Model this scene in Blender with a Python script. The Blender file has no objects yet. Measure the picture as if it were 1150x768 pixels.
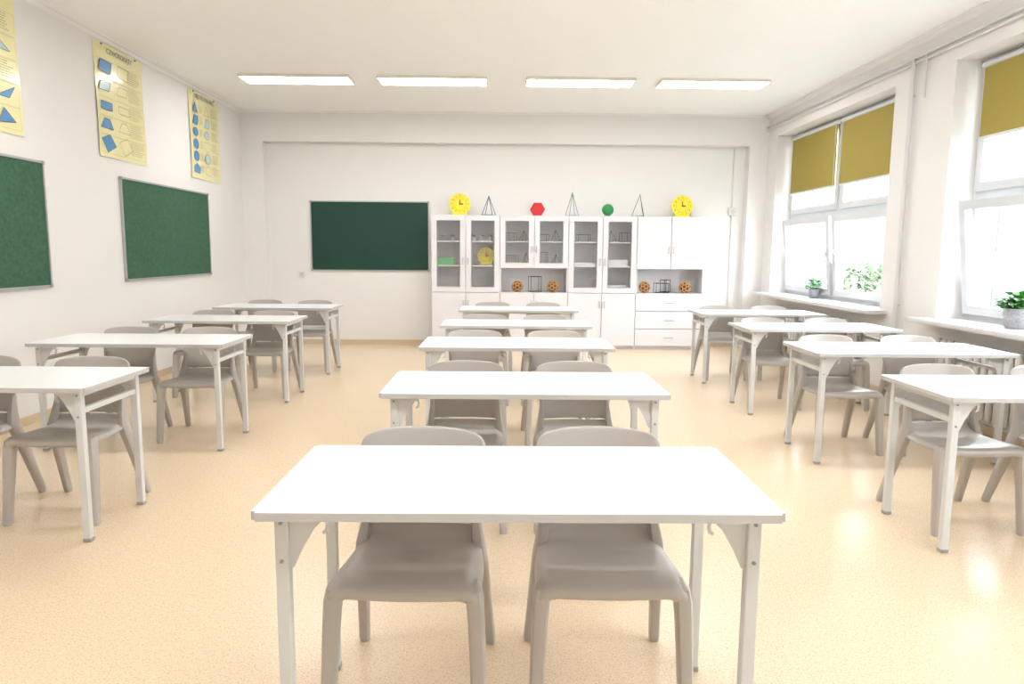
import bpy, bmesh, math, random
from mathutils import Vector, Matrix
random.seed(7)
scene = bpy.context.scene
COL = scene.collection
scene.view_settings.view_transform = 'Standard'
scene.view_settings.look = 'None'
scene.view_settings.exposure = 0.78

# ------------------------------------------------------------------ materials
def lin(c):
    c = c / 255.0
    return c / 12.92 if c <= 0.04045 else ((c + 0.055) / 1.055) ** 2.4

def mat(name, rgb, rough=0.5, metal=0.0, var=0.03, scale=6.0, bump=0.0, bscale=200.0, trans=0.0, coat=0.0):
    m = bpy.data.materials.new(name)
    m.use_nodes = True
    nt = m.node_tree
    b = nt.nodes['Principled BSDF']
    c = [lin(v) for v in rgb]
    tc = nt.nodes.new('ShaderNodeTexCoord')
    n = nt.nodes.new('ShaderNodeTexNoise')
    n.inputs['Scale'].default_value = scale
    n.inputs['Detail'].default_value = 3
    nt.links.new(tc.outputs['Object'], n.inputs['Vector'])
    mx = nt.nodes.new('ShaderNodeMix')
    mx.data_type = 'RGBA'
    mx.inputs[6].default_value = (*[max(0, v * (1 - var)) for v in c], 1)
    mx.inputs[7].default_value = (*[min(1, v * (1 + var)) for v in c], 1)
    nt.links.new(n.outputs['Fac'], mx.inputs[0])
    nt.links.new(mx.outputs[2], b.inputs['Base Color'])
    b.inputs['Roughness'].default_value = rough
    b.inputs['Metallic'].default_value = metal
    if coat:
        b.inputs['Coat Weight'].default_value = coat
        b.inputs['Coat Roughness'].default_value = 0.12
    if trans:
        b.inputs['Transmission Weight'].default_value = trans
    if bump:
        n2 = nt.nodes.new('ShaderNodeTexNoise')
        n2.inputs['Scale'].default_value = bscale
        nt.links.new(tc.outputs['Object'], n2.inputs['Vector'])
        bp = nt.nodes.new('ShaderNodeBump')
        bp.inputs['Strength'].default_value = bump
        bp.inputs['Distance'].default_value = 0.002
        nt.links.new(n2.outputs['Fac'], bp.inputs['Height'])
        nt.links.new(bp.outputs['Normal'], b.inputs['Normal'])
    return m

def emis(name, rgb, strength):
    m = bpy.data.materials.new(name)
    m.use_nodes = True
    b = m.node_tree.nodes['Principled BSDF']
    b.inputs['Base Color'].default_value = (0.9, 0.9, 0.9, 1)
    b.inputs['Emission Color'].default_value = (*rgb, 1)
    b.inputs['Emission Strength'].default_value = strength
    return m

def glassmat(name, refl=0.08, tint=(1, 1, 1)):
    m = bpy.data.materials.new(name)
    m.use_nodes = True
    nt = m.node_tree
    nt.nodes.remove(nt.nodes['Principled BSDF'])
    out = nt.nodes['Material Output']
    t = nt.nodes.new('ShaderNodeBsdfTransparent')
    t.inputs[0].default_value = (*tint, 1)
    g = nt.nodes.new('ShaderNodeBsdfGlossy')
    g.inputs['Roughness'].default_value = 0.02
    mx = nt.nodes.new('ShaderNodeMixShader')
    mx.inputs[0].default_value = refl
    nt.links.new(t.outputs[0], mx.inputs[1])
    nt.links.new(g.outputs[0], mx.inputs[2])
    nt.links.new(mx.outputs[0], out.inputs['Surface'])
    return m

def floor_mat():
    m = bpy.data.materials.new('linoleum')
    m.use_nodes = True
    nt = m.node_tree
    b = nt.nodes['Principled BSDF']
    tc = nt.nodes.new('ShaderNodeTexCoord')
    n1 = nt.nodes.new('ShaderNodeTexNoise')
    n1.inputs['Scale'].default_value = 150
    n1.inputs['Detail'].default_value = 4
    n1.inputs['Roughness'].default_value = 0.7
    nt.links.new(tc.outputs['Object'], n1.inputs['Vector'])
    n3 = nt.nodes.new('ShaderNodeTexNoise')
    n3.inputs['Scale'].default_value = 45
    n3.inputs['Detail'].default_value = 2
    nt.links.new(tc.outputs['Object'], n3.inputs['Vector'])
    ad = nt.nodes.new('ShaderNodeMix')
    ad.data_type = 'FLOAT'
    ad.inputs[0].default_value = 0.12
    nt.links.new(n1.outputs['Fac'], ad.inputs[2])
    nt.links.new(n3.outputs['Fac'], ad.inputs[3])
    r = nt.nodes.new('ShaderNodeValToRGB')
    r.color_ramp.elements[0].position = 0.36
    r.color_ramp.elements[0].color = (lin(188), lin(158), lin(120), 1)
    r.color_ramp.elements[1].position = 0.57
    r.color_ramp.elements[1].color = (lin(226), lin(207), lin(180), 1)
    e = r.color_ramp.elements.new(0.45)
    e.color = (lin(217), lin(194), lin(162), 1)
    nt.links.new(ad.outputs[0], r.inputs[0])
    v = nt.nodes.new('ShaderNodeTexVoronoi')
    v.inputs['Scale'].default_value = 170
    nt.links.new(tc.outputs['Object'], v.inputs['Vector'])
    r2 = nt.nodes.new('ShaderNodeValToRGB')
    r2.color_ramp.elements[0].position = 0.10
    r2.color_ramp.elements[0].color = (.6, .6, .6, 1)
    r2.color_ramp.elements[1].position = 0.22
    r2.color_ramp.elements[1].color = (0, 0, 0, 1)
    nt.links.new(v.outputs['Distance'], r2.inputs[0])
    mx = nt.nodes.new('ShaderNodeMix')
    mx.data_type = 'RGBA'
    mx.inputs[7].default_value = (lin(236), lin(222), lin(200), 1)
    nt.links.new(r2.outputs[0], mx.inputs[0])
    nt.links.new(r.outputs[0], mx.inputs[6])
    nt.links.new(mx.outputs[2], b.inputs['Base Color'])
    b.inputs['Roughness'].default_value = 0.25
    return m

M = {}
M['wall'] = mat('wall_paint', (231, 229, 227), 0.75, var=0.01, scale=1.5, bump=0.05, bscale=300)
M['ceil'] = mat('ceiling_paint', (249, 249, 249), 0.8, var=0.005, scale=1.0)
M['floor'] = floor_mat()
M['base'] = mat('baseboard_vinyl', (208, 188, 160), 0.5)
M['trim'] = mat('white_trim', (236, 235, 235), 0.5, var=0.01)
M['pipe'] = mat('pipe_enamel', (216, 215, 214), 0.4, var=0.01)
M['pvc'] = mat('white_pvc', (208, 210, 213), 0.3, var=0.01)
M['sill'] = mat('sill_stone', (212, 210, 210), 0.35, var=0.05, scale=40)
M['top'] = mat('white_laminate', (232, 232, 232), 0.30, var=0.01, scale=3)
M['edge'] = mat('grey_edge_band', (192, 191, 190), 0.4, var=0.01)
M['tube'] = mat('light_grey_steel', (210, 211, 210), 0.35, var=0.02)
M['cap'] = mat('grey_plastic_cap', (158, 157, 155), 0.5)
M['bolt'] = mat('steel_bolt', (150, 150, 150), 0.35, metal=0.7)
M['chair'] = mat('taupe_plastic', (180, 174, 168), 0.32, var=0.02, scale=10, bump=0.06, bscale=500)
M['felt'] = mat('green_chalkboard', (58, 97, 75), 0.9, var=0.45, scale=38, bump=0.1, bscale=200)
M['dark'] = mat('dark_green_chalkboard', (3, 58, 45), 0.55, var=0.12, scale=4)
M['alu'] = mat('aluminium', (184, 186, 188), 0.35, metal=0.6)
M['paper'] = mat('cream_poster_paper', (240, 232, 176), 0.25, var=0.02, coat=0.8)
M['ink'] = mat('dark_ink', (76, 78, 84), 0.5)
M['inkb'] = mat('blue_grey_ink', (70, 98, 130), 0.5)
M['inkg'] = mat('grey_ink', (165, 160, 130), 0.5)
M['blue'] = mat('blue_print', (66, 138, 194), 0.35, var=0.15, scale=20, coat=0.5)
M['pblue'] = mat('pale_blue_print', (184, 210, 212), 0.35, var=0.1, scale=20, coat=0.5)
M['blind'] = mat('mustard_blind', (158, 142, 66), 0.8, var=0.06, scale=60)
M['cab'] = mat('white_cabinet_board', (222, 220, 223), 0.4, var=0.01)
M['cabin'] = mat('cabinet_inside_board', (238, 237, 239), 0.5, var=0.01)
M['cabedge'] = mat('cabinet_grey_gap', (166, 163, 167), 0.5)
M['yellow'] = mat('yellow_plastic', (238, 222, 50), 0.4)
M['red'] = mat('red_plastic', (200, 30, 34), 0.4)
M['green'] = mat('green_plastic', (36, 150, 80), 0.4)
M['lgreen'] = mat('light_green_card', (90, 175, 110), 0.5)
M['black'] = mat('black_wire', (48, 48, 52), 0.4)
M['bluewire'] = mat('blue_wire', (50, 84, 120), 0.35, metal=0.2)
M['greywire'] = mat('grey_green_wire', (104, 122, 116), 0.35, metal=0.2)
M['wood'] = mat('tan_wood', (196, 150, 98), 0.5, var=0.12, scale=20)
M['oshade'] = mat('lattice_opening_shade', (104, 66, 34), 0.6)  # brown tone painted as shade in the lattice ball openings
M['leaf'] = mat('leaf_green', (66, 128, 50), 0.5, var=0.35, scale=20)
M['tleaf'] = mat('tree_leaf', (150, 166, 138), 0.8, var=0.15, scale=2)
M['bark'] = mat('bark', (140, 136, 130), 0.9, var=0.2)
M['soil'] = mat('soil', (60, 45, 35), 0.9)
M['pot'] = mat('grey_knit_ceramic', (176, 176, 180), 0.6, var=0.45, scale=60, bump=0.5, bscale=80)
M['blpot'] = mat('blue_white_ceramic', (168, 172, 182), 0.4, var=0.3, scale=60)
M['rad'] = mat('radiator_enamel', (206, 202, 196), 0.35, var=0.02)
M['glass'] = glassmat('window_glass', 0.05)
M['cglass'] = glassmat('cabinet_glass', 0.08, (0.99, 0.99, 0.99))
M['lamp'] = emis('lamp_diffuser', (0.99, 0.985, 0.98), 12.0)
M['lampbody'] = mat('lamp_housing', (232, 226, 216), 0.5)
M['fac'] = mat('facade_plaster', (104, 105, 107), 0.9)
M['facwin'] = mat('facade_glass', (88, 91, 96), 0.5)
M['grass'] = mat('grass', (124, 130, 114), 0.9, var=0.2)
M['paperw'] = mat('white_paper', (238, 238, 240), 0.7)
M['redcard'] = mat('red_card', (204, 34, 38), 0.5)

# ------------------------------------------------------------------ helpers
def link(o, parent=None):
    COL.objects.link(o)
    if parent is not None:
        o.parent = parent
    return o

def empty(name, loc=(0, 0, 0), rot=(0, 0, 0), parent=None):
    o = bpy.data.objects.new(name, None)
    o.empty_display_size = 0.1
    o.location = loc
    o.rotation_euler = rot
    return link(o, parent)

def finish(bm, name, mats, parent=None, smooth=False, bevel=0.0, loc=(0, 0, 0), rot=(0, 0, 0), normals=True):
    if bevel > 0:
        bmesh.ops.bevel(bm, geom=bm.edges[:], offset=bevel, segments=2, affect='EDGES', profile=0.6, clamp_overlap=True)
    if normals:
        bmesh.ops.recalc_face_normals(bm, faces=bm.faces[:])
    me = bpy.data.meshes.new(name)
    bm.to_mesh(me)
    bm.free()
    if not isinstance(mats, (list, tuple)):
        mats = [mats]
    for m in mats:
        me.materials.append(m)
    if smooth:
        me.polygons.foreach_set('use_smooth', [True] * len(me.polygons))
        try:
            me.set_sharp_from_angle(angle=math.radians(40))
        except Exception:
            pass
    o = bpy.data.objects.new(name, me)
    o.location = loc
    o.rotation_euler = rot
    return link(o, parent)

def box(bm, x0, x1, y0, y1, z0, z1, mi=0):
    vs = [bm.verts.new(p) for p in [(x0, y0, z0), (x1, y0, z0), (x1, y1, z0), (x0, y1, z0), (x0, y0, z1), (x1, y0, z1), (x1, y1, z1), (x0, y1, z1)]]
    for f in [(0, 3, 2, 1), (4, 5, 6, 7), (0, 1, 5, 4), (1, 2, 6, 5), (2, 3, 7, 6), (3, 0, 4, 7)]:
        fc = bm.faces.new([vs[i] for i in f])
        fc.material_index = mi

def cyl(bm, p0, p1, r, seg=12, r2=None, mi=0):
    p0 = Vector(p0); p1 = Vector(p1)
    r2 = r if r2 is None else r2
    d = (p1 - p0).normalized()
    a = d.orthogonal().normalized()
    b = d.cross(a)
    R0 = []; R1 = []
    for i in range(seg):
        t = 2 * math.pi * i / seg
        v = a * math.cos(t) + b * math.sin(t)
        R0.append(bm.verts.new(p0 + v * r)); R1.append(bm.verts.new(p1 + v * r2))
    for i in range(seg):
        j = (i + 1) % seg
        bm.faces.new([R0[i], R0[j], R1[j], R1[i]]).material_index = mi
    bm.faces.new(R0[::-1]).material_index = mi
    bm.faces.new(R1).material_index = mi

def sweepz(bm, pts, seg=12, power=0.75, mi=0):
    """rings in the horizontal plane: pts = [(x,y,z,rx,ry)]"""
    rings = []
    for (x, y, z, rx, ry) in pts:
        ring = []
        for i in range(seg):
            t = 2 * math.pi * i / seg
            c, s = math.cos(t), math.sin(t)
            ring.append(bm.verts.new((x + rx * math.copysign(abs(c) ** power, c), y + ry * math.copysign(abs(s) ** power, s), z)))
        rings.append(ring)
    for a, b in zip(rings[:-1], rings[1:]):
        for i in range(seg):
            j = (i + 1) % seg
            bm.faces.new([a[i], a[j], b[j], b[i]]).material_index = mi
    bm.faces.new(rings[0][::-1]).material_index = mi
    bm.faces.new(rings[-1]).material_index = mi

def prism(bm, pts2, z0, z1, mi=0, f=lambda x, y, z: (x, y, z)):
    a = [bm.verts.new(f(x, y, z0)) for x, y in pts2]
    b = [bm.verts.new(f(x, y, z1)) for x, y in pts2]
    n = len(pts2)
    bm.faces.new(a[::-1]).material_index = mi
    bm.faces.new(b).material_index = mi
    for i in range(n):
        j = (i + 1) % n
        bm.faces.new([a[i], a[j], b[j], b[i]]).material_index = mi

def text_mesh(body, size, extrude=0.0004):
    cu = bpy.data.curves.new('tmp', 'FONT')
    cu.body = body; cu.size = size; cu.extrude = extrude
    cu.align_x = 'CENTER'; cu.align_y = 'CENTER'
    ob = bpy.data.objects.new('tmp', cu)
    COL.objects.link(ob)
    bpy.context.view_layer.update()
    me = bpy.data.meshes.new_from_object(ob.evaluated_get(bpy.context.evaluated_depsgraph_get()))
    bpy.data.objects.remove(ob)
    return me

def add_text(bm, body, size, x, y, z, mi=0, sx=1.0):
    me = text_mesh(body, size)
    me.transform(Matrix.Translation((x, y, z)) @ Matrix.Diagonal((sx, 1, 1, 1)))
    n0 = len(bm.faces)
    bm.from_mesh(me)
    bm.faces.ensure_lookup_table()
    for f in bm.faces[n0:]:
        f.material_index = mi

def top(o, label, category, group=None):
    o['label'] = label
    o['category'] = category
    if group:
        o['group'] = group
    return o

def struct(o, label, category='room'):
    o['kind'] = 'structure'
    o['label'] = label
    o['category'] = category
    return o

def copy_tree(o, parent=None):
    n = o.copy()
    COL.objects.link(n)
    if parent is not None:
        n.parent = parent
    for c in list(o.children):
        copy_tree(c, n)
    return n

# ------------------------------------------------------------------ room shell
XL, XR, YN, YF, H = -3.70, 3.735, -1.6, 10.35, 3.30
ZS, ZT = 0.79, 2.97           # window opening
XW = 4.15
WIN = [(6.95, 9.87), (3.13, 6.03), (-0.67, 2.23)]

bm = bmesh.new(); box(bm, XL - .15, XW, YN - .15, YF + .15, -0.12, 0)
struct(finish(bm, 'floor', M['floor']), 'beige speckled linoleum floor', 'floor')
bm = bmesh.new(); box(bm, XL - .15, XW, YN - .15, YF + .15, H, H + .15)
struct(finish(bm, 'ceiling', M['ceil']), 'plain white painted ceiling', 'ceiling')
bm = bmesh.new(); box(bm, XL - .15, XL, YN - .15, YF + .15, 0, H)
struct(finish(bm, 'wall_left', M['wall']), 'off-white painted wall with boards and posters', 'wall')
bm = bmesh.new(); box(bm, XL, XR, YN - .15, YN, 0, H)
struct(finish(bm, 'wall_front', M['wall']), 'off-white painted classroom wall', 'wall')
bm = bmesh.new()
box(bm, XL, XR, YF, YF + .15, 0, H)
box(bm, XL, XR, 10.20, YF, 2.88, H)
box(bm, XL, -3.39, 10.20, YF, 0, 2.88)
box(bm, 3.47, XR, 10.20, YF, 0, 2.88)
struct(finish(bm, 'wall_back', M['wall']), 'off-white wall with overhead beam and corner piers', 'wall')
bm = bmesh.new()
box(bm, XR, XW, YN - .15, YF + .15, 0, ZS)
box(bm, XR, XW, YN - .15, YF + .15, ZT, H)
edges = [YN - .15] + sorted([v for w in WIN for v in w]) + [YF + .15]
for i in range(0, len(edges), 2):
    box(bm, XR, XW, edges[i], edges[i + 1], ZS, ZT)
struct(finish(bm, 'wall_right', M['wall']), 'off-white wall with deep window openings', 'wall')

for nm, c in [('baseboard_left', (XL, XL + .015, YN, 10.2)), ('baseboard_back', (-3.39, 3.47, YF - .015, YF)),
              ('baseboard_right', (XR - .015, XR, YN, 10.2))]:
    bm = bmesh.new(); box(bm, c[0], c[1], c[2], c[3], 0, .07)
    struct(finish(bm, nm, M['base']), 'low beige skirting strip along the wall', 'baseboard')
ti = 1
def trim(bm, label, m='trim', smooth=False):
    global ti
    struct(finish(bm, 'trim_%d' % ti, M[m], smooth=smooth), label, 'trim'); ti += 1
# ceiling coves
cove = [(0, 0), (.055, 0), (.05, -.015), (.03, -.022), (.015, -.045), (0, -.055)]
bm = bmesh.new(); prism(bm, cove, YN, 10.2, f=lambda x, y, z: (XL + x, z, H + y)); trim(bm, 'white cove moulding under the ceiling')
bm = bmesh.new(); prism(bm, cove, YN, 10.2, f=lambda x, y, z: (XR - x, z, H + y)); trim(bm, 'white cove moulding under the ceiling')
bm = bmesh.new(); prism(bm, [(a * .5, b * .5) for a, b in cove], XL, XR, f=lambda x, y, z: (z, 10.2 - x, H + y)); trim(bm, 'thin white cove moulding over the beam')
# pipes on right wall
bm = bmesh.new()
cyl(bm, (XR - .03, YN, 3.12), (XR - .03, 10.2, 3.14), .014, 10)
cyl(bm, (XR - .03, YN, 3.07), (XR - .03, 10.2, 3.09), .010, 10)
trim(bm, 'white painted pipes running under the ceiling', 'pipe', smooth=True)
bm = bmesh.new()
cyl(bm, (XR - .04, 6.60, 0.05), (XR - .04, 6.60, 3.12), .020, 12)
cyl(bm, (XR - .03, 6.42, 2.75), (XR - .03, 6.42, 3.12), .012, 10)
for zz in (.9, 2.0, 2.8): cyl(bm, (XR - .04, 6.60, zz), (XR, 6.60, zz), .008, 8)
trim(bm, 'white painted vertical heating pipe on the pier', 'pipe', smooth=True)
bm = bmesh.new()
cyl(bm, (3.30, YF - .012, 0.1), (3.30, YF - .012, 2.86), .010, 8)
trim(bm, 'thin white cable conduit on the wall', 'pipe', smooth=True)

# ------------------------------------------------------------------ windows
def frame_rect(bm, y0, y1, z0, z1, w, x0, x1):
    box(bm, x0, x1, y0, y0 + w, z0, z1); box(bm, x0, x1, y1 - w, y1, z0, z1)
    box(bm, x0, x1, y0 + w, y1 - w, z0, z0 + w); box(bm, x0, x1, y0 + w, y1 - w, z1 - w, z1)

for wi, (y0, y1) in enumerate(WIN):
    root = empty('window_%d' % (wi + 1), (4.0, (y0 + y1) / 2, ZS + .04))
    struct(root, 'white plastic window with opened lower sashes', 'window')
    L = (y1 - y0) / 2; Hh = ZT - ZS - .04
    tz = 1.86 - ZS - .04
    bm = bmesh.new()
    frame_rect(bm, -L, L, 0, Hh, .055, -.035, .035)
    box(bm, -.035, .035, -.05, .05, .055, Hh - .055)
    box(bm, -.034, .034, -L + .055, L - .055, tz - .045, tz + .045)
    finish(bm, 'frame', M['pvc'], root)
    for k, (a, b) in enumerate([(-L + .05, -.045), (.045, L - .05)]):
        # upper sash
        bm = bmesh.new(); frame_rect(bm, a, b, tz + .04, Hh - .05, .07, -.06, .01)
        s = finish(bm, 'upper_sash', M['pvc'], root, bevel=0)
        bm = bmesh.new(); box(bm, -.03, -.024, a + .065, b - .065, tz + .105, Hh - .115)
        finish(bm, 'glass', M['glass'], s)
        # lower sash tilted inwards from its bottom edge
        bm = bmesh.new(); frame_rect(bm, a, b, 0, tz - .08, .075, -.03, .03)
        s = finish(bm, 'lower_sash', M['pvc'], root, loc=(-.04, 0, .05), rot=(0, -math.radians(7 if wi else 5), 0))
        bm = bmesh.new(); box(bm, -.003, .003, a + .07, b - .07, .07, tz - .15)
        finish(bm, 'glass', M['glass'], s)
        yy = b - .04 if k == 0 else a + .04
        bm = bmesh.new(); box(bm, -.045, -.03, yy - .015, yy + .015, tz * .5 - .04, tz * .5 + .04)
        cyl(bm, (-.06, yy, tz * .5), (-.06, yy, tz * .5 - .12), .009, 8); cyl(bm, (-.03, yy, tz * .5), (-.066, yy, tz * .5), .009, 8)
        finish(bm, 'handle', M['pvc'], s, smooth=True)
    # sill
    bm = bmesh.new(); box(bm, 3.53, 3.97, y0 - .15, y1 + .12, ZS, ZS + .04)
    bmesh.ops.bevel(bm, geom=bm.edges[:], offset=.008, segments=2, affect='EDGES')
    trim(bm, 'pale polished window sill board', 'sill')
    # blinds
    zb = {0: 2.18, 1: 2.33, 2: 2.3}[wi]
    yc = (y0 + y1) / 2
    for (a, b) in [(y0 + .09, yc - .05), (yc + .05, y1 - .09)]:
        r = empty('roller_blind', (3.91, (a + b) / 2, 2.90))
        top(r, 'mustard yellow fabric roller blind partly lowered', 'blind', 'window roller blinds')
        hw = (b - a) / 2
        bm = bmesh.new(); box(bm, -.0015, .0015, -hw + .01, hw - .01, zb - 2.90, 0)
        finish(bm, 'fabric', M['blind'], r)
        bm = bmesh.new(); cyl(bm, (0, -hw, .005), (0, hw, .005), .022, 14)
        finish(bm, 'roller_tube', M['pvc'], r, smooth=True)
        bm = bmesh.new(); box(bm, -.007, .007, -hw + .008, hw - .008, zb - 2.90 - .02, zb - 2.90 + .004)
        finish(bm, 'bottom_bar', M['pvc'], r)
        bm = bmesh.new(); cyl(bm, (-.02, -hw + .02, 0), (-.02, -hw + .02, -.9), .0025, 6)
        finish(bm, 'chain', M['pvc'], r)

# ------------------------------------------------------------------ radiators
def radiator(yc, L):
    r = empty('radiator', (3.64, yc, 0))
    top(r, 'cream enamelled column radiator below the window sill', 'radiator', 'radiators under the windows')
    bm = bmesh.new()
    n = int(L / .085)
    for i in range(n):
        y = -L / 2 + (i + .5) * L / n
        for dx in (-.04, .04):
            sweepz(bm, [(dx, y, .14, .012, .018), (dx, y, .18, .022, .028), (dx, y, .64, .022, .028), (dx, y, .68, .012, .018)], 8)
        box(bm, -.04, .04, y - .006, y + .006, .17, .65)
    finish(bm, 'body', M['rad'], r, smooth=True)
    bm = bmesh.new()
    cyl(bm, (0, -L / 2, .2), (0, L / 2, .2), .018, 10); cyl(bm, (0, -L / 2, .62), (0, L / 2, .62), .018, 10)
    cyl(bm, (.03, -L / 2 + .15, 0), (.03, -L / 2 + .15, .2), .012, 8); cyl(bm, (.03, L / 2 - .15, 0), (.03, L / 2 - .15, .2), .012, 8)
    finish(bm, 'feed_pipe', M['rad'], r, smooth=True)
radiator(8.4, 2.3); radiator(4.6, 2.6); radiator(.8, 2.3)

# ------------------------------------------------------------------ ceiling lamps
def lamp_proto():
    r = empty('ceiling_lamp', (0, 0, H))
    top(r, 'rectangular white ceiling light panel switched on', 'ceiling lamp', 'ceiling light panels')
    bm = bmesh.new()
    x, y = .61, .17
    box(bm, -x, x, -y, y, -.018, 0)
    box(bm, -x, x, -y, -y + .012, -.034, -.018); box(bm, -x, x, y - .012, y, -.034, -.018)
    box(bm, -x, -x + .012, -y + .012, y - .012, -.034, -.018); box(bm, x - .012, x, -y + .012, y - .012, -.034, -.018)
    finish(bm, 'housing', M['lampbody'], r)
    bm = bmesh.new(); box(bm, -x + .0125, x - .0125, -y + .0125, y - .0125, -.036, -.0185)
    finish(bm, 'diffuser', M['lamp'], r)
    return r
lp = lamp_proto()
first = True
for y in (8.3, 4.6, 1.0):  # far row is in view; nearer rows are unseen, added to light the room
    for x in (-2.34, -.81, .85, 2.36):
        if first:
            lp.location = (x, y, H); first = False
        else:
            c = copy_tree(lp); c.location = (x, y, H)

# ------------------------------------------------------------------ boards
def board(loc, rot, w, h, m, label, f=.018):
    r = empty('chalkboard', loc, rot)
    top(r, label, 'chalkboard')
    bm = bmesh.new(); box(bm, -w / 2 + .012, w / 2 - .012, -h / 2 + .012, h / 2 - .012, .002, .014)
    finish(bm, 'writing_surface', m, r)
    bm = bmesh.new()
    box(bm, -w / 2, w / 2, h / 2 - f, h / 2, 0, .022); box(bm, -w / 2, w / 2, -h / 2, -h / 2 + f, 0, .022)
    box(bm, -w / 2, -w / 2 + f, -h / 2 + f, h / 2 - f, 0, .022); box(bm, w / 2 - f, w / 2, -h / 2 + f, h / 2 - f, 0, .022)
    finish(bm, 'frame', M['alu'], r)
    for sx in (-1, 1):
        for sy in (-1, 1):
            bm = bmesh.new()
            x, y = sx * (w / 2 - .012), sy * (h / 2 - .012)
            box(bm, x - .015, x + .015, y - .015, y + .015, 0, .026)
            finish(bm, 'corner_cap', M['cap'], r, bevel=.003)
    return r
RL = (math.pi / 2, 0, math.pi / 2)
RB = (math.pi / 2, 0, 0)
board((XL + .002, 7.96, 1.555), RL, 2.02, 1.0, M['felt'], 'green textured board in aluminium frame below two posters')
board((XL + .002, 4.80, 1.555), RL, 2.02, 1.0, M['felt'], 'green textured board in aluminium frame below one poster')
board((-1.935, YF - .002, 1.575), RB, 1.71, 1.0, M['dark'], 'dark green chalkboard in thin frame beside the cabinets', .015)

# ------------------------------------------------------------------ posters
def outline(bm, pts, w, z, mi=0):
    n = len(pts)
    for i in range(n):
        a = Vector((*pts[i], 0)); b = Vector((*pts[(i + 1) % n], 0))
        d = (b - a).normalized(); s = Vector((-d.y, d.x, 0)) * w
        vs = [bm.verts.new((q.x, q.y, z)) for q in (a - s, b - s, b + s, a + s)]
        bm.faces.new(vs).material_index = mi
def poster(y, label, title, kind):
    r = empty('poster', (XL + .004, y, 2.725), RL)
    top(r, label, 'poster')
    w, h = .85, 1.02
    bm = bmesh.new()
    nx, ny = 8, 10
    g = [[bm.verts.new((-w / 2 + w * i / nx, -h / 2 + h * j / ny, .006 + .005 * math.sin(i * .9 + j * .5))) for j in range(ny + 1)] for i in range(nx + 1)]
    for i in range(nx):
        for j in range(ny):
            bm.faces.new([g[i][j], g[i + 1][j], g[i + 1][j + 1], g[i][j + 1]])
    finish(bm, 'sheet', M['paper'], r, smooth=True)
    Z = .0125
    bm = bmesh.new(); add_text(bm, title, .066, 0, h / 2 - .055, Z, sx=.95 if kind != 'b' else .75)
    finish(bm, 'title_text', M['inkb'], r, normals=False)
    bm = bmesh.new()
    txt = bmesh.new()
    rnd = random.Random(len(title))
    def block(x0, x1, yt, yb):
        yy = yt
        while yy > yb:
            x = x0
            xe = x0 + (x1 - x0) * rnd.uniform(.6, 1)
            while x < xe:
                L = rnd.uniform(.012, .035)
                box(txt, x, min(x + L, x1), yy, yy + .005, Z - .001, Z)
                x += L + .008
            yy -= .0185
    if kind in 'qt':
        Q = [[(0, 0), (.17, -.01), (.20, .10), (.02, .10)], [(-.02, 0), (.13, 0), (.17, .08), (.02, .08)], [(0, 0), (.17, 0), (.17, .07), (0, .07)], [(-.02, 0), (.17, 0), (.12, .09), (.04, .09)], [(.06, -.05), (.20, .02), (.11, .12), (-.02, .07)]]
        if kind == 't':
            Q = [[(0, 0), (.17, 0), (.12, .10)], [(0, 0), (.16, 0), (0, .10)], [(0, 0), (.17, 0), (.085, .11)], [(0, 0), (.12, 0), (.18, .09)], [(0, -.02), (.17, 0), (.06, .09)]]
        for k, s in enumerate(Q):
            oy = h / 2 - .25 - k * .170
            pts = [(-w / 2 + .06 + px * 1.1, oy + py) for px, py in s]
            if kind == 't' and k in (1, 3, 4): pts = [(a + .52, b) for a, b in pts]
            prism(bm, pts, Z - .001, Z, 0 if k != 1 else 2)
            outline(bm, pts, .002, Z + .0006, 1)
            outline(bm, [((a + .30) if a < 0 else (a - .32), b) for a, b in pts], .0015, Z + .0006, 1)
            outline(txt, [(-w / 2 + .03, oy - .055), (w / 2 - .03, oy - .055), (w / 2 - .03, oy + .108), (-w / 2 + .03, oy + .108)], .001, Z + .0006)
            if not (kind == 't' and k in (1, 3, 4)): block(.13, .37, oy + .09, oy - .03)
            else: block(-.37, -.13, oy + .09, oy - .03)
    else:
        for k in range(6):
            oy = h / 2 - .19 - k * .142
            cx = -w / 2 + .14
            if k == 0: pts = [(-.06, -.05), (.08, -.05), (.01, .065)]
            elif k == 1: pts = [(-.06, -.05), (.05, -.06), (.09, 0), (.08, .05), (-.02, .055)]
            elif k == 5: pts = [(-.08, -.05), (.07, -.06), (.10, .01), (0, .06), (-.08, .02)]
            else: pts = [(.075 * math.cos(t * math.pi / 8), (.06 if k != 2 else .05) * math.sin(t * math.pi / 8)) for t in range(16)]
            prism(bm, [(cx + a, oy + b) for a, b in pts], Z - .001, Z, 0)
            outline(bm, [(cx + a, oy + b) for a, b in pts], .002, Z + .0006, 1)
            q = [(.04 + a, oy + b) for a, b in pts]
            if k in (1, 2, 4): prism(bm, q, Z - .001, Z, 2)
            outline(bm, q, .0015, Z + .0006, 1)
            block(-.17, -.07, oy + .04, oy - .04)
            block(.17, .38, oy + .055, oy - .05)
    finish(bm, 'geometry_figures', [M['blue'], M['ink'], M['pblue']], r)
    o = finish(txt, 'text_lines', M['inkg'], r)
    o['kind'] = 'stuff'
    for sx in (-.3, .3):
        bm = bmesh.new()
        cyl(bm, (sx, h / 2 - .01, 0), (sx, h / 2 - .01, .02), .008, 8)
        finish(bm, 'hanging_pin', M['bolt'], r)
poster(5.19, 'cream laminated geometry poster with blue triangles above board', 'TRÓJKĄTY', 't')
poster(7.07, 'cream laminated poster of blue quadrilaterals titled czworokąty', 'CZWOROKĄTY', 'q')
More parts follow.
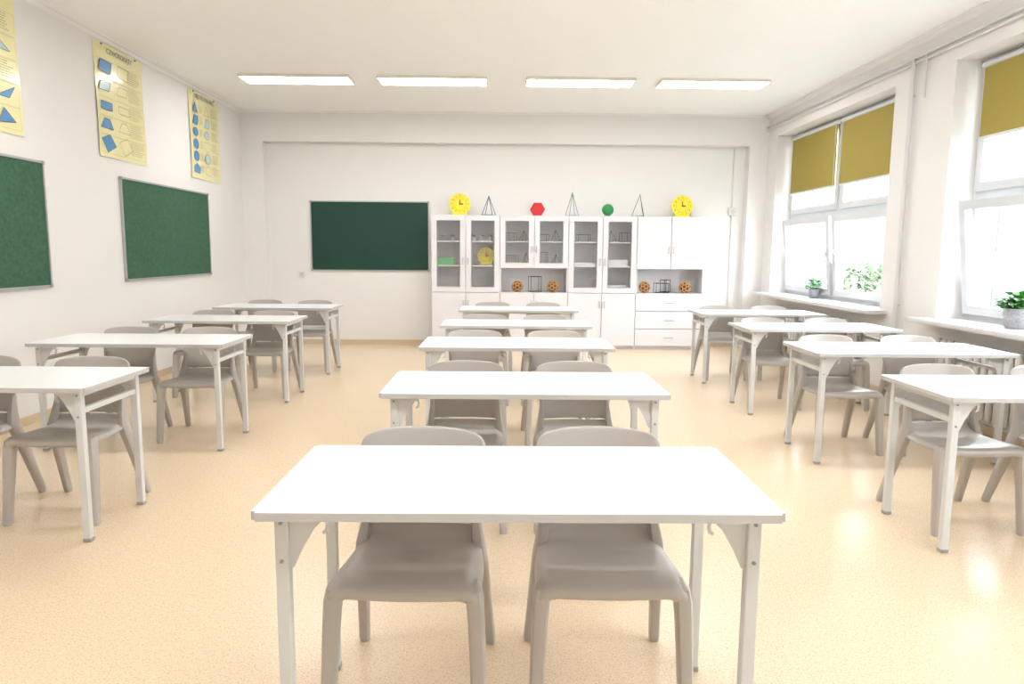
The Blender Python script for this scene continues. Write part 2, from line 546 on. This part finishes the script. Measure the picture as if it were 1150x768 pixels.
poster(8.99, 'cream laminated poster of blue solids near the corner', 'OBJĘTOŚCI I POLA BRYŁ', 'b')

# ------------------------------------------------------------------ tables
def table_proto():
    r = empty('school_desk')
    W, D, ZT_ = 1.30, .60, .742
    hw = W / 2
    bm = bmesh.new(); box(bm, -hw, hw, 0, D, ZT_ - .022, ZT_)
    bmesh.ops.bevel(bm, geom=[e for e in bm.edges if abs(e.verts[0].co.z - e.verts[1].co.z) > .01], offset=.012, segments=3, affect='EDGES')
    for f in bm.faces:
        if abs(f.calc_center_median().z - (ZT_ - .011)) < .005: f.material_index = 1
    finish(bm, 'tabletop', [M['top'], M['edge']], r)
    lx, ly0, ly1 = hw - .06, .06, .545
    for sx in (-1, 1):
        for yy in (ly0, ly1):
            x = sx * lx
            bm = bmesh.new(); box(bm, x - .017, x + .017, yy - .016, yy + .016, .012, ZT_ - .0225)
            lg = finish(bm, 'leg', M['tube'], r, bevel=.004)
            bm = bmesh.new(); box(bm, x - .0185, x + .0185, yy - .0175, yy + .0175, 0, .018)
            finish(bm, 'foot_cap', M['cap'], lg, bevel=.004)
            bm = bmesh.new()
            # diagonal brace plate from the leg up to the underside of the top, with a small hook
            pts = [(0, ZT_ - .023), (0, .575), (.010, .58), (.030, .625), (.062, .680), (.088, .706), (.104, .711), (.104, ZT_ - .023)]
            inner = x - sx * .017
            prism(bm, pts, yy - .003, yy + .003, f=lambda a, b, c: (inner - sx * a, c, b))
            prism(bm, [(.078, .712), (.090, .712), (.098, .688), (.094, .668), (.082, .662), (.080, .670), (.087, .676), (.089, .688)], yy + .004, yy + .010, f=lambda a, b, c: (inner - sx * a, c, b))
            br = finish(bm, 'bracket', M['tube'], r)
            fy = -1 if yy == ly0 else 1
            for zz in (.70, .60):
                bm = bmesh.new()
                cyl(bm, (x, yy + fy * .016, zz), (x, yy + fy * .020, zz), .005, 8)
                finish(bm, 'bolt', M['bolt'], lg, smooth=True)
        for zz, nm in ((.704, 'upper_side_rail'), (.625, 'lower_side_rail')):
            bm = bmesh.new(); box(bm, sx * lx - .012, sx * lx + .012, ly0 + .0165, ly1 - .0165, zz - .013, zz + .013)
            finish(bm, nm, M['tube'], r, bevel=.003)
    bm = bmesh.new(); box(bm, -lx + .0175, lx - .0175, ly1 - .01, ly1 + .01, .66, .685)
    finish(bm, 'cross_rail', M['tube'], r, bevel=.003)
    return r

CT = [(.042, 1.635), (.10, 3.07), (.09, 4.59), (.11, 5.96), (.165, 7.58)]
LT = [(-2.54, 3.15), (-2.52, 4.66), (-2.54, 6.22), (-2.53, 7.70)]
RT = [(2.64, 3.05), (2.66, 4.42), (2.71, 5.83), (2.72, 7.28)]
TB = table_proto()
labs = {'c': 'white-topped school desk with grey steel legs in the middle row',
        'l': 'white-topped school desk with grey steel legs beside the board wall',
        'r': 'white-topped school desk with grey steel legs beside the windows'}
chairs = []
firstt = True
for key, lst in (('c', CT), ('l', LT), ('r', RT)):
    for i, (x, y) in enumerate(lst):
        t = TB if firstt else copy_tree(TB)
        firstt = False
        t.location = (x, y, 0)
        t.rotation_euler = (0, 0, random.uniform(-.006, .006))
        top(t, labs[key], 'desk', 'school desks')
        for s in (-1, 1):
            near = key == 'c' and i == 0
            dx, dy = random.uniform(-.01, .01), random.uniform(-.01, .015)
            if near:
                chairs.append(((-.270, 2.085, -.035, key) if s < 0 else (.318, 2.095, -.01, key))); random.random()
            else:
                chairs.append((x + s * .295 + dx, y + .475 + dy, random.uniform(-.03, .03), key))

# ------------------------------------------------------------------ chairs
def chair_proto():
    r = empty('school_chair')
    rows = [(-.214, .396, .200, 0), (-.228, .426, .213, 0), (-.206, .448, .222, 0), (-.12, .445, .225, 0), (0, .436, .221, 0),
            (.09, .436, .211, .05), (.145, .448, .198, .3), (.174, .484, .188, .8), (.188, .54, .185, 1), (.198, .60, .189, 1),
            (.210, .655, .200, 1), (.222, .70, .207, 1), (.234, .745, .209, 1), (.242, .772, .204, 1), (.246, .785, .186, 1)]
    NU = 14
    def shell(rs, name, off):
        bm = bmesh.new()
        g = []
        for (y, z, w, k) in rs:
            row = []
            for i in range(NU + 1):
                u = -1 + 2 * i / NU
                x = w * u
                yy = y - .045 * k * u * u
                zz = z
                if k < 1:
                    zz += (1 - k) * (-.008 * (1 - u * u) - (.028 if abs(u) > .99 else 0))
                if z > .69:
                    zz -= .012 * u * u + .012 * (abs(u) ** 8)
                row.append(bm.verts.new((x, yy, zz)))
            g.append(row)
        for a, b in zip(g[:-1], g[1:]):
            for i in range(NU):
                bm.faces.new([a[i], a[i + 1], b[i + 1], b[i]])
        me = bpy.data.meshes.new('tmp'); bm.to_mesh(me); bm.free()
        o = bpy.data.objects.new('tmp', me); COL.objects.link(o)
        s = o.modifiers.new('s', 'SOLIDIFY'); s.thickness = .011; s.offset = off
        b = o.modifiers.new('b', 'SUBSURF'); b.levels = 1; b.render_levels = 1
        bpy.context.view_layer.update()
        me2 = bpy.data.meshes.new_from_object(o.evaluated_get(bpy.context.evaluated_depsgraph_get()))
        bpy.data.objects.remove(o)
        me2.name = name
        me2.materials.clear(); me2.materials.append(M['chair'])
        me2.polygons.foreach_set('use_smooth', [True] * len(me2.polygons))
        return link(bpy.data.objects.new(name, me2), r)
    shell(rows[:8], 'seat', -1)
    shell(rows[7:], 'backrest', -1)
    for sx in (-1, 1):
        bm = bmesh.new()
        sweepz(bm, [(sx * .192, -.170, .436, .016, .022), (sx * .197, -.180, .423, .024, .034), (sx * .202, -.188, .39, .025, .034), (sx * .206, -.194, .33, .024, .029), (sx * .211, -.206, .20, .0225, .025),
                    (sx * .217, -.224, .02, .020, .021), (sx * .217, -.225, .0, .018, .019)], 12, .55)
        finish(bm, 'leg', M['chair'], r, smooth=True)
        bm = bmesh.new()
        sweepz(bm, [(sx * .174, .168, .60, .008, .012), (sx * .176, .158, .55, .012, .020), (sx * .180, .142, .49, .017, .028), (sx * .188, .130, .43, .022, .038), (sx * .196, .145, .37, .023, .036), (sx * .204, .178, .27, .021, .030),
                    (sx * .214, .222, .14, .019, .026), (sx * .223, .263, .02, .018, .022), (sx * .223, .267, .0, .016, .020)], 12, .6)
        finish(bm, 'leg', M['chair'], r, smooth=True)
    return r
CH = chair_proto()
clab = {'c': 'taupe moulded plastic school chair tucked under middle-row desk',
        'l': 'taupe moulded plastic school chair at desk by the board wall',
        'r': 'taupe moulded plastic school chair at desk by the windows'}
for i, (x, y, a, key) in enumerate(chairs):
    c = CH if i == 0 else copy_tree(CH)
    c.location = (x, y, 0)
    c.rotation_euler = (0, 0, a)
    top(c, clab[key], 'chair', 'school chairs')

# ------------------------------------------------------------------ cabinets
CW, CD, CHt = .957, .40, 1.87
CY = 9.935
def handle(parent, x, z, vertical=True, L=.1):
    bm = bmesh.new()
    if vertical:
        cyl(bm, (x, -.045, z - L / 2), (x, -.045, z + L / 2), .006, 8)
        for s in (-1, 1): cyl(bm, (x, -.045, z + s * L * .4), (x, -.017, z + s * L * .4), .005, 8)
    else:
        cyl(bm, (x - L / 2, -.045, z), (x + L / 2, -.045, z), .006, 8)
        for s in (-1, 1): cyl(bm, (x + s * L * .4, -.045, z), (x + s * L * .4, -.017, z), .005, 8)
    h = finish(bm, 'handle', M['alu'], parent, smooth=True)
    return h

def cabinet(ix, upper, niche, lower, label):
    x0 = -1.01 + ix * CW
    r = empty('storage_cabinet', (x0 + CW / 2, CY, 0))
    top(r, label, 'cabinet')
    hw = CW / 2 - .001
    zl = .80; zu = 1.16 if niche else .80
    bm = bmesh.new()
    box(bm, -hw, -hw + .018, 0, CD, 0, CHt); box(bm, hw - .018, hw, 0, CD, 0, CHt)
    box(bm, -hw + .018, hw - .018, CD - .006, CD, 0, CHt, 1)
    box(bm, -hw + .018, hw - .018, 0, CD - .006, CHt - .02, CHt)
    box(bm, -hw + .018, hw - .018, .0, CD - .006, zl - .018, zl)
    box(bm, -hw + .018, hw - .018, 0, CD - .006, .05, .068)
    box(bm, -hw + .018, hw - .018, .03, .045, 0, .05)
    if niche: box(bm, -hw + .018, hw - .018, 0, CD - .006, zu - .018, zu)
    for zs in ([1.16, 1.50] if not niche else [1.50]):
        box(bm, -hw + .018, hw - .018, .02, CD - .006, zs, zs + .016)
    if upper == 'glass': box(bm, -.009, .009, .02, CD - .006, zu, CHt - .02, 1)
    finish(bm, 'body', [M['cab'], M['cabin']], r)
    dz0, dz1 = zu + .003 if not niche else zu - .016, CHt - .003
    for s in (-1, 1):
        xa, xb = (-hw + .0035, -.0035) if s < 0 else (.0035, hw - .0035)
        if upper == 'glass':
            f = .07
            bm = bmesh.new()
            box(bm, xa, xa + f, -.018, -.001, dz0, dz1); box(bm, xb - f, xb, -.018, -.001, dz0, dz1)
            box(bm, xa + f, xb - f, -.018, -.001, dz0, dz0 + f); box(bm, xa + f, xb - f, -.018, -.001, dz1 - f, dz1)
            d = finish(bm, 'glass_door', M['cab'], r)
            bm = bmesh.new()
            t = .008
            for (a0, a1, b0, b1) in [(xa + f, xa + f + t, dz0 + f, dz1 - f), (xb - f - t, xb - f, dz0 + f, dz1 - f), (xa + f + t, xb - f - t, dz0 + f, dz0 + f + t), (xa + f + t, xb - f - t, dz1 - f - t, dz1 - f)]:
                box(bm, a0, a1, -.021, -.010, b0, b1)
            finish(bm, 'glazing_bead', M['cabedge'], d)
            bm = bmesh.new(); box(bm, xa + f + t, xb - f - t, -.012, -.008, dz0 + f + t, dz1 - f - t)
            finish(bm, 'glass_pane', M['cglass'], d)
        else:
            bm = bmesh.new(); box(bm, xa, xb, -.018, -.001, dz0, dz1)
            d = finish(bm, 'door', M['cab'], r, bevel=.002)
        handle(d, s * .035, (dz0 + dz1) / 2 - .1)
        if lower == 'doors':
            bm = bmesh.new(); box(bm, xa, xb, -.018, -.001, .052, zl - .006)
            d = finish(bm, 'door', M['cab'], r, bevel=.002)
            handle(d, s * .035, zl - .16)
    if lower == 'drawers':
        n = 3; dh = (zl - .004 - .052) / n
        for k in range(n):
            bm = bmesh.new(); box(bm, -hw + .0035, hw - .0035, -.018, -.001, .052 + k * dh + .004, .052 + (k + 1) * dh - .004)
            d = finish(bm, 'drawer', M['cab'], r, bevel=.002)
            handle(d, 0, .052 + (k + .5) * dh, False, .13)
    return x0 + CW / 2
cx = []
cx.append(cabinet(0, 'glass', False, 'doors', 'white cabinet with tall glass doors beside the chalkboard'))
cx.append(cabinet(1, 'glass', True, 'doors', 'white cabinet with glass doors above an open niche'))
cx.append(cabinet(2, 'glass', False, 'doors', 'white cabinet with tall glass doors between niche cabinets'))
cx.append(cabinet(3, 'solid', True, 'drawers', 'white cabinet with solid doors, niche and three drawers'))

# ------------------------------------------------------------------ objects on / in cabinets
def clock(x, y, z, R, label, h=2.0):
    r = empty('teaching_clock', (x, y, z), (math.radians(86), 0, 0))
    top(r, label, 'clock')
    bm = bmesh.new()
    n = 96
    pts = [((R + .004 * math.cos(12 * 2 * math.pi * i / n)) * math.cos(2 * math.pi * i / n), (R + .004 * math.cos(12 * 2 * math.pi * i / n)) * math.sin(2 * math.pi * i / n)) for i in range(n)]
    prism(bm, pts, -.01, .004)
    finish(bm, 'dial', M['yellow'], r)
    bm = bmesh.new(); box(bm, -R * .7, R * .7, -R - .004, -R * .80, -.05, .03)
    finish(bm, 'stand', M['yellow'], r, bevel=.004)
    for k in range(1, 13):
        bm = bmesh.new()
        a = math.pi / 2 - k * math.pi / 6
        add_text(bm, str(k), R * .25, R * .78 * math.cos(a), R * .78 * math.sin(a), .0055)
        finish(bm, 'numeral', M['ink'], r, normals=False)
    bm = bmesh.new(); outline(bm, [(R * .60 * math.cos(t * math.pi / 24), R * .60 * math.sin(t * math.pi / 24)) for t in range(48)], .0012, .0055)
    finish(bm, 'minute_ring', M['ink'], r, normals=False)
    for (a, L, w, m) in ((math.pi / 2, .5, .007, 'red'), (0.05, .36, .008, 'bluewire')):
        bm = bmesh.new()
        prism(bm, [(0, -w), (R * L * .7, -w), (R * L, 0), (R * L * .7, w), (0, w)], .006, .009)
        finish(bm, 'hand', M[m], r, rot=(0, 0, a))
    bm = bmesh.new(); cyl(bm, (0, 0, .004), (0, 0, .016), .010, 12); finish(bm, 'hub', M['black'], r)
def X(u): return ((u - 575) / 792 + .0145) * 9.95
TOP = CHt
clock(X(514), 10.10, TOP + .157, .15, 'yellow round teaching clock standing on glass-door cabinet')
clock(X(764), 10.10, TOP + .157, .15, 'yellow round teaching clock standing on drawer cabinet')

def wire_solid(name, loc, verts, edges, m, label, cat='geometry model', r0=.005, a=0, nodes=True):
    r = empty(name, loc, (0, 0, a))
    top(r, label, cat)
    bm = bmesh.new()
    for i, j in edges: cyl(bm, verts[i], verts[j], r0, 8)
    finish(bm, 'rods', m, r, smooth=True)
    bm = bmesh.new()
    for v in verts:
        bmesh.ops.create_icosphere(bm, subdivisions=1, radius=r0 * 1.8, matrix=Matrix.Translation(v))
    finish(bm, 'corner_joints', m, r, smooth=True)
def pyramid(n, R, h):
    z = .009
    vs = [(R * math.cos(2 * math.pi * i / n), R * math.sin(2 * math.pi * i / n), z) for i in range(n)] + [(0, 0, h)]
    es = [(i, (i + 1) % n) for i in range(n)] + [(i, n) for i in range(n)]
    return vs, es
v, e = pyramid(4, .11, .27); wire_solid('wire_pyramid', (X(548) - .02, 10.1, TOP), v, e, M['bluewire'], 'blue wire-frame pyramid model on top of the cabinet', a=.5, r0=.0045)
v, e = pyramid(4, .10, .33); wire_solid('wire_pyramid', (X(640), 10.1, TOP), v, e, M['greywire'], 'grey-green wire-frame pyramid model on top of the cabinet', a=.3, r0=.004)
v, e = pyramid(3, .11, .31); wire_solid('wire_pyramid', (X(716), 10.1, TOP), v, e, M['black'], 'black wire-frame pyramid model on top of the cabinet', a=.9, r0=.0035)

r = empty('hexagonal_prism', (X(601), 10.08, TOP)); top(r, 'red hexagonal prism model on top of the cabinet', 'geometry model')
bm = bmesh.new(); hexp = [(.105 * math.cos(math.pi / 3 * i), .105 * math.sin(math.pi / 3 * i) + .0915) for i in range(6)]
prism(bm, hexp, -.05, .05, f=lambda a, b, c: (a, c, b)); finish(bm, 'body', M['red'], r, bevel=.003)
bm = bmesh.new(); prism(bm, [(a * .9, (b - .0915) * .9 + .0915) for a, b in hexp], -.053, -.0505, f=lambda a, b, c: (a, c, b)); finish(bm, 'face_panel', M['redcard'], r)
r = empty('ball', (X(680), 10.08, TOP)); top(r, 'green plastic ball model on top of the cabinet', 'ball')
bm = bmesh.new(); bmesh.ops.create_uvsphere(bm, u_segments=28, v_segments=16, radius=.083, matrix=Matrix.Translation((0, 0, .095))); finish(bm, 'sphere', M['green'], r, smooth=True)
bm = bmesh.new(); cyl(bm, (0, 0, 0), (0, 0, .022), .04, 20, .032); finish(bm, 'base_ring', M['green'], r, smooth=True)

# truncated icosahedron lattice models
def trunc(loc, R, a):
    r = empty('faceted_ball', loc, (0, 0, a)); top(r, 'tan wooden faceted lattice ball in cabinet niche', 'geometry model', 'wooden faceted balls')
    b0 = bmesh.new(); bmesh.ops.create_icosphere(b0, subdivisions=1, radius=1)
    b0.verts.ensure_lookup_table()
    pts = []
    for ed in b0.edges:
        p, q = ed.verts[0], ed.verts[1]
        pts.append(p.co.lerp(q.co, 1 / 3)); pts.append(p.co.lerp(q.co, 2 / 3))
    b0.free()
    k = (R - .006) / pts[0].length
    pts = [p * k for p in pts]
    zmin = min(p.z for p in pts) - .007
    pts = [p - Vector((0, 0, zmin)) for p in pts]
    c = Vector((0, 0, -zmin))
    dm = min((pts[0] - q).length for q in pts[1:])
    bm = bmesh.new()
    for i in range(60):
        for j in range(i):
            if (pts[i] - pts[j]).length < dm * 1.1: cyl(bm, pts[i], pts[j], .0075, 6)
    finish(bm, 'lattice', M['wood'], r, smooth=True)
    bm = bmesh.new()
    vs = [bm.verts.new(c + (p - c) * .9) for p in pts]
    bmesh.ops.convex_hull(bm, input=vs)
    finish(bm, 'shade_hull', M['oshade'], r)  # dark inner hull stands in for shade inside the open lattice
NZ = .8005
for u in (579, 619, 723, 769):
    trunc((X(u), 10.03, NZ), .085, u)
def cuboid(w, d, h):
    vs = [(x, y, z) for z in (.009, h) for x, y in ((-w, -d), (w, -d), (w, d), (-w, d))]
    es = [(0, 1), (1, 2), (2, 3), (3, 0), (4, 5), (5, 6), (6, 7), (7, 4), (0, 4), (1, 5), (2, 6), (3, 7)]
    return vs, es
v, e = cuboid(.075, .075, .22); wire_solid('wire_cuboid', (X(599), 10.08, NZ), v, e, M['black'], 'black wire-frame cuboid model in cabinet niche', a=.2, r0=.004)
v, e = cuboid(.09, .06, .14); wire_solid('wire_cuboid', (X(742), 10.03, NZ), v, e, M['black'], 'black wire-frame cuboid model beside wooden balls', a=.1, r0=.004)
v, e = cuboid(.05, .05, .18); wire_solid('wire_cuboid', (X(750), 10.22, NZ), v, e, M['black'], 'tall black wire-frame prism behind the cuboid', a=.4, r0=.004)
S2 = 1.5165
for xx, sh in ((cx[1] - .32, cuboid(.06, .06, .12)), (cx[1] - .14, pyramid(4, .08, .15)), (cx[1] + .13, cuboid(.07, .05, .10)), (cx[1] + .31, pyramid(3, .08, .16))):
    wire_solid('wire_solid_model', (xx, 10.15, S2), sh[0], sh[1], M['black'], 'small dark wire-frame solid on cabinet shelf', a=.3, r0=.0028)
for xx, sh in ((cx[1] - .30, cuboid(.07, .06, .16)), (cx[1] - .11, pyramid(3, .07, .2)), (cx[1] + .14, cuboid(.05, .05, .2)), (cx[1] + .32, pyramid(4, .08, .18))):
    wire_solid('wire_solid_model', (xx, 10.15, 1.1605), sh[0], sh[1], M['black'], 'small dark wire-frame solid on cabinet shelf', a=.2, r0=.0028)
for xx, sh in ((cx[2] + .15, pyramid(4, .08, .16)), (cx[2] + .34, cuboid(.06, .05, .13)), (cx[2] - .25, cuboid(.09, .05, .1))):
    wire_solid('wire_solid_model', (xx, 10.15, S2), sh[0], sh[1], M['black'], 'small dark wire-frame solid on cabinet shelf', a=.2, r0=.0028)
def stack(x, y, z, w, d, n, m, label):
    r = empty('paper_stack', (x, y, z)); top(r, label, 'papers')
    bm = bmesh.new()
    for k in range(n):
        o = random.uniform(-.006, .006)
        box(bm, -w / 2 + o, w / 2 + o, -d / 2, d / 2, k * .011, k * .011 + .010)
    finish(bm, 'sheets', m, r)
    bm = bmesh.new(); box(bm, -w / 2, w / 2, -d / 2, d / 2, n * .011, n * .011 + .004); finish(bm, 'cover_sheet', M['cabedge'], r)
stack(cx[2] + .22, 10.12, 1.1765, .3, .22, 8, M['paperw'], 'stack of white papers on cabinet shelf')
stack(cx[2] - .24, 10.12, 1.1765, .3, .22, 4, M['paperw'], 'low stack of white papers on cabinet shelf')
stack(cx[2] + .22, 10.12, .8005, .3, .22, 10, M['paperw'], 'tall stack of white papers at cabinet bottom')
stack(cx[2] - .24, 10.12, .8005, .32, .22, 6, M['cabin'], 'stack of grey folders at cabinet bottom')
stack(cx[0] + .22, 10.12, .8005, .3, .22, 5, M['paperw'], 'stack of white papers beneath the yellow clock')
def leaf(bm, p, d, up, L, W):
    d = d.normalized(); s = d.cross(up).normalized(); n = s.cross(d)
    prof = [(0, .1), (.25, .8), (.5, 1), (.75, .7), (1, 0.02)]
    prev = None
    for t, w in prof:
        c = p + d * L * t - Vector((0, 0, 1)) * L * .35 * t * t
        l = bm.verts.new(c - s * W * w * .5 + n * W * .12 * w); m_ = bm.verts.new(c); q = bm.verts.new(c + s * W * w * .5 + n * W * .12 * w)
        if prev:
            bm.faces.new([prev[0], prev[1], m_, l]); bm.faces.new([prev[1], prev[2], q, m_])
        prev = (l, m_, q)
def plant(loc, R, h, L, n, potm, label, cat='potted plant', W=.6):
    r = empty('potted_plant', loc); top(r, label, cat)
    bm = bmesh.new()
    sweepz(bm, [(0, 0, 0, R * .72, R * .72), (0, 0, h * .1, R * .8, R * .8), (0, 0, h * .6, R, R), (0, 0, h * .9, R * .98, R * .98), (0, 0, h, R * 1.02, R * 1.02), (0, 0, h, R * .9, R * .9), (0, 0, h * .88, R * .88, R * .88)], 24, 1)
    finish(bm, 'pot', potm, r, smooth=True)
    bm = bmesh.new(); cyl(bm, (0, 0, h * .885), (0, 0, h * .93), R * .87, 20); finish(bm, 'soil', M['soil'], r)
    bm = bmesh.new()
    rn = random.Random(n)
    for k in range(n):
        a = rn.uniform(0, 6.283); el = rn.uniform(.4, 1.45)
        d = Vector((math.cos(a) * math.cos(el), math.sin(a) * math.cos(el), math.sin(el)))
        rr = rn.uniform(0, R * .7)
        base = Vector((math.cos(a) * rr, math.sin(a) * rr, h * .93))
        tip = base + d * L * rn.uniform(.2, .8)
        cyl(bm, base, tip, .0015, 4)
        leaf(bm, tip, Vector((d.x, d.y, d.z * .4)), Vector((0, 0, 1)), L * rn.uniform(.35, .5), L * W * rn.uniform(.5, .8))
    finish(bm, 'foliage', M['leaf'], r, smooth=True, normals=False)
plant((3.85, 8.72, ZS + .0405), .065, .11, .15, 60, M['blpot'], 'small green houseplant in pale ceramic pot on window sill', W=.6)
plant((3.84, 5.20, ZS + .0405), .10, .15, .15, 130, M['pot'], 'leafy green houseplant in grey knitted pot on sill', W=.6)
for xx in (-.33, -.2, .10, .22, .34):
    plant((cx[0] + xx, 10.1, S2), .035, .06, .045, 18, M['pot'], 'tiny potted plant on cabinet shelf', W=.8)
r = empty('storage_box', (cx[0] - .28, 10.05, 1.1765)); top(r, 'light green storage box on cabinet shelf', 'box')
bm = bmesh.new(); box(bm, -.11, .11, -.08, .08, 0, .08); finish(bm, 'body', M['lgreen'], r, bevel=.004)
bm = bmesh.new(); box(bm, -.114, .114, -.084, .084, .0805, .10); finish(bm, 'lid', M['lgreen'], r, bevel=.004)
clock(cx[0] + .28, 10.16, 1.1765 + .13, .12, 'yellow round teaching clock behind the cabinet glass')

# small wall fittings
def fitting(name, loc, rot, w, h, label, cat):
    r = empty(name, loc, rot); top(r, label, cat)
    bm = bmesh.new(); box(bm, -w / 2, w / 2, -h / 2, h / 2, 0, .02); finish(bm, 'housing', M['pvc'], r, bevel=.004)
    bm = bmesh.new(); cyl(bm, (0, 0, .02), (0, 0, .022), w * .3, 20); finish(bm, 'insert', M['edge'], r)
fitting('wall_socket', (-2.93, YF - .001, 1.02), RB, .08, .08, 'white electrical socket below the chalkboard', 'socket')
fitting('junction_box', (3.30, YF - .025, 1.97), RB, .11, .11, 'white junction box on wall conduit', 'junction box')
fitting('wall_socket', (XR - .001, 6.25, .5), (math.pi / 2, 0, -math.pi / 2), .08, .08, 'white electrical socket on the pier', 'socket')

# ------------------------------------------------------------------ outside
bm = bmesh.new(); box(bm, 4.5, 60, -40, 60, -3.6, -3.5)
g = finish(bm, 'ground', M['grass']); struct(g, 'lawn outside the windows', 'ground')
r = empty('apartment_building', (24, 12, -3.5)); top(r, 'pale plaster building seen through the windows', 'building')
bm = bmesh.new(); box(bm, 0, 8, -30, 52, 0, 8.6); finish(bm, 'body', M['fac'], r)
bm = bmesh.new()
for k in range(22):
    for j in range(2):
        box(bm, -.03, 0, -28 + k * 3.6, -26.4 + k * 3.6, 1.4 + j * 3.6, 3.4 + j * 3.6)
finish(bm, 'facade_windows', M['facwin'], r)
def tree(x, y, h, s):
    r = empty('tree', (x, y, -3.5)); top(r, 'leafy green tree outside the windows', 'tree', 'trees outside')
    rn = random.Random(s)
    bm = bmesh.new()
    cyl(bm, (0, 0, 0), (0.1, 0, h * .6), .18, 10, .1)
    for k in range(5):
        a = k * 1.256
        cyl(bm, (.07, 0, h * (.4 + .04 * k)), (math.cos(a) * 1.1, math.sin(a) * 1.1, h * .75), .06, 6, .02)
    finish(bm, 'trunk', M['bark'], r, smooth=True)
    bm = bmesh.new()
    for k in range(1800):
        d = Vector((rn.gauss(0, 1), rn.gauss(0, 1), rn.gauss(0, 1))).normalized() * rn.uniform(.5, 1) ** .5
        p = Vector((d.x * h * .27, d.y * h * .27, h * .72 + d.z * h * .3))
        dd = Vector((rn.uniform(-1, 1), rn.uniform(-1, 1), rn.uniform(-.6, .6)))
        leaf(bm, p, dd, Vector((rn.uniform(-.5, .5), .1, 1)), .28, .18)
    finish(bm, 'crown', M['tleaf'], r, normals=False)
tree(10.5, 18.0, 4.3, 1); tree(12, 23.5, 4.6, 2); tree(15, 15, 4.0, 3)

# ------------------------------------------------------------------ light
w = bpy.data.worlds.new('World'); scene.world = w; w.use_nodes = True
nt = w.node_tree
bg = nt.nodes['Background']
tc = nt.nodes.new('ShaderNodeTexCoord'); sp = nt.nodes.new('ShaderNodeSeparateXYZ'); rp = nt.nodes.new('ShaderNodeValToRGB')
nt.links.new(tc.outputs['Generated'], sp.inputs[0]); nt.links.new(sp.outputs['Z'], rp.inputs[0])
rp.color_ramp.elements[0].position = 0; rp.color_ramp.elements[0].color = (.90, .95, 1, 1)
rp.color_ramp.elements[1].position = 1; rp.color_ramp.elements[1].color = (.82, .90, 1, 1)
nt.links.new(rp.outputs[0], bg.inputs[0])
bg.inputs[1].default_value = 8.8
for wi, (y0, y1) in enumerate(WIN):
    l = bpy.data.lights.new('daylight_portal', 'AREA'); l.shape = 'RECTANGLE'
    l.size = ZT - ZS; l.size_y = y1 - y0
    l.cycles.is_portal = True
    o = bpy.data.objects.new('daylight_portal', l); COL.objects.link(o)
    o.location = (4.14, (y0 + y1) / 2, (ZS + ZT) / 2)
    o.rotation_euler = (0, math.pi / 2, 0)

# ------------------------------------------------------------------ camera
p = math.radians(7.3); th = .0126; rl = .008
f = Vector((math.sin(th) * math.cos(p), math.cos(th) * math.cos(p), -math.sin(p)))
r0 = Vector((math.cos(th), -math.sin(th), 0)); u0 = r0.cross(f)
R = (r0 + u0 * rl).normalized(); U = (u0 - r0 * rl).normalized()
cam = bpy.data.cameras.new('Camera'); co = bpy.data.objects.new('Camera', cam); COL.objects.link(co)
m = Matrix((( R.x, U.x, -f.x, 0), (R.y, U.y, -f.y, 0), (R.z, U.z, -f.z, 1.37), (0, 0, 0, 1)))
co.matrix_world = m
cam.sensor_width = 36; cam.lens = 792 / 1150 * 36; cam.clip_start = .05; cam.clip_end = 200
scene.camera = co
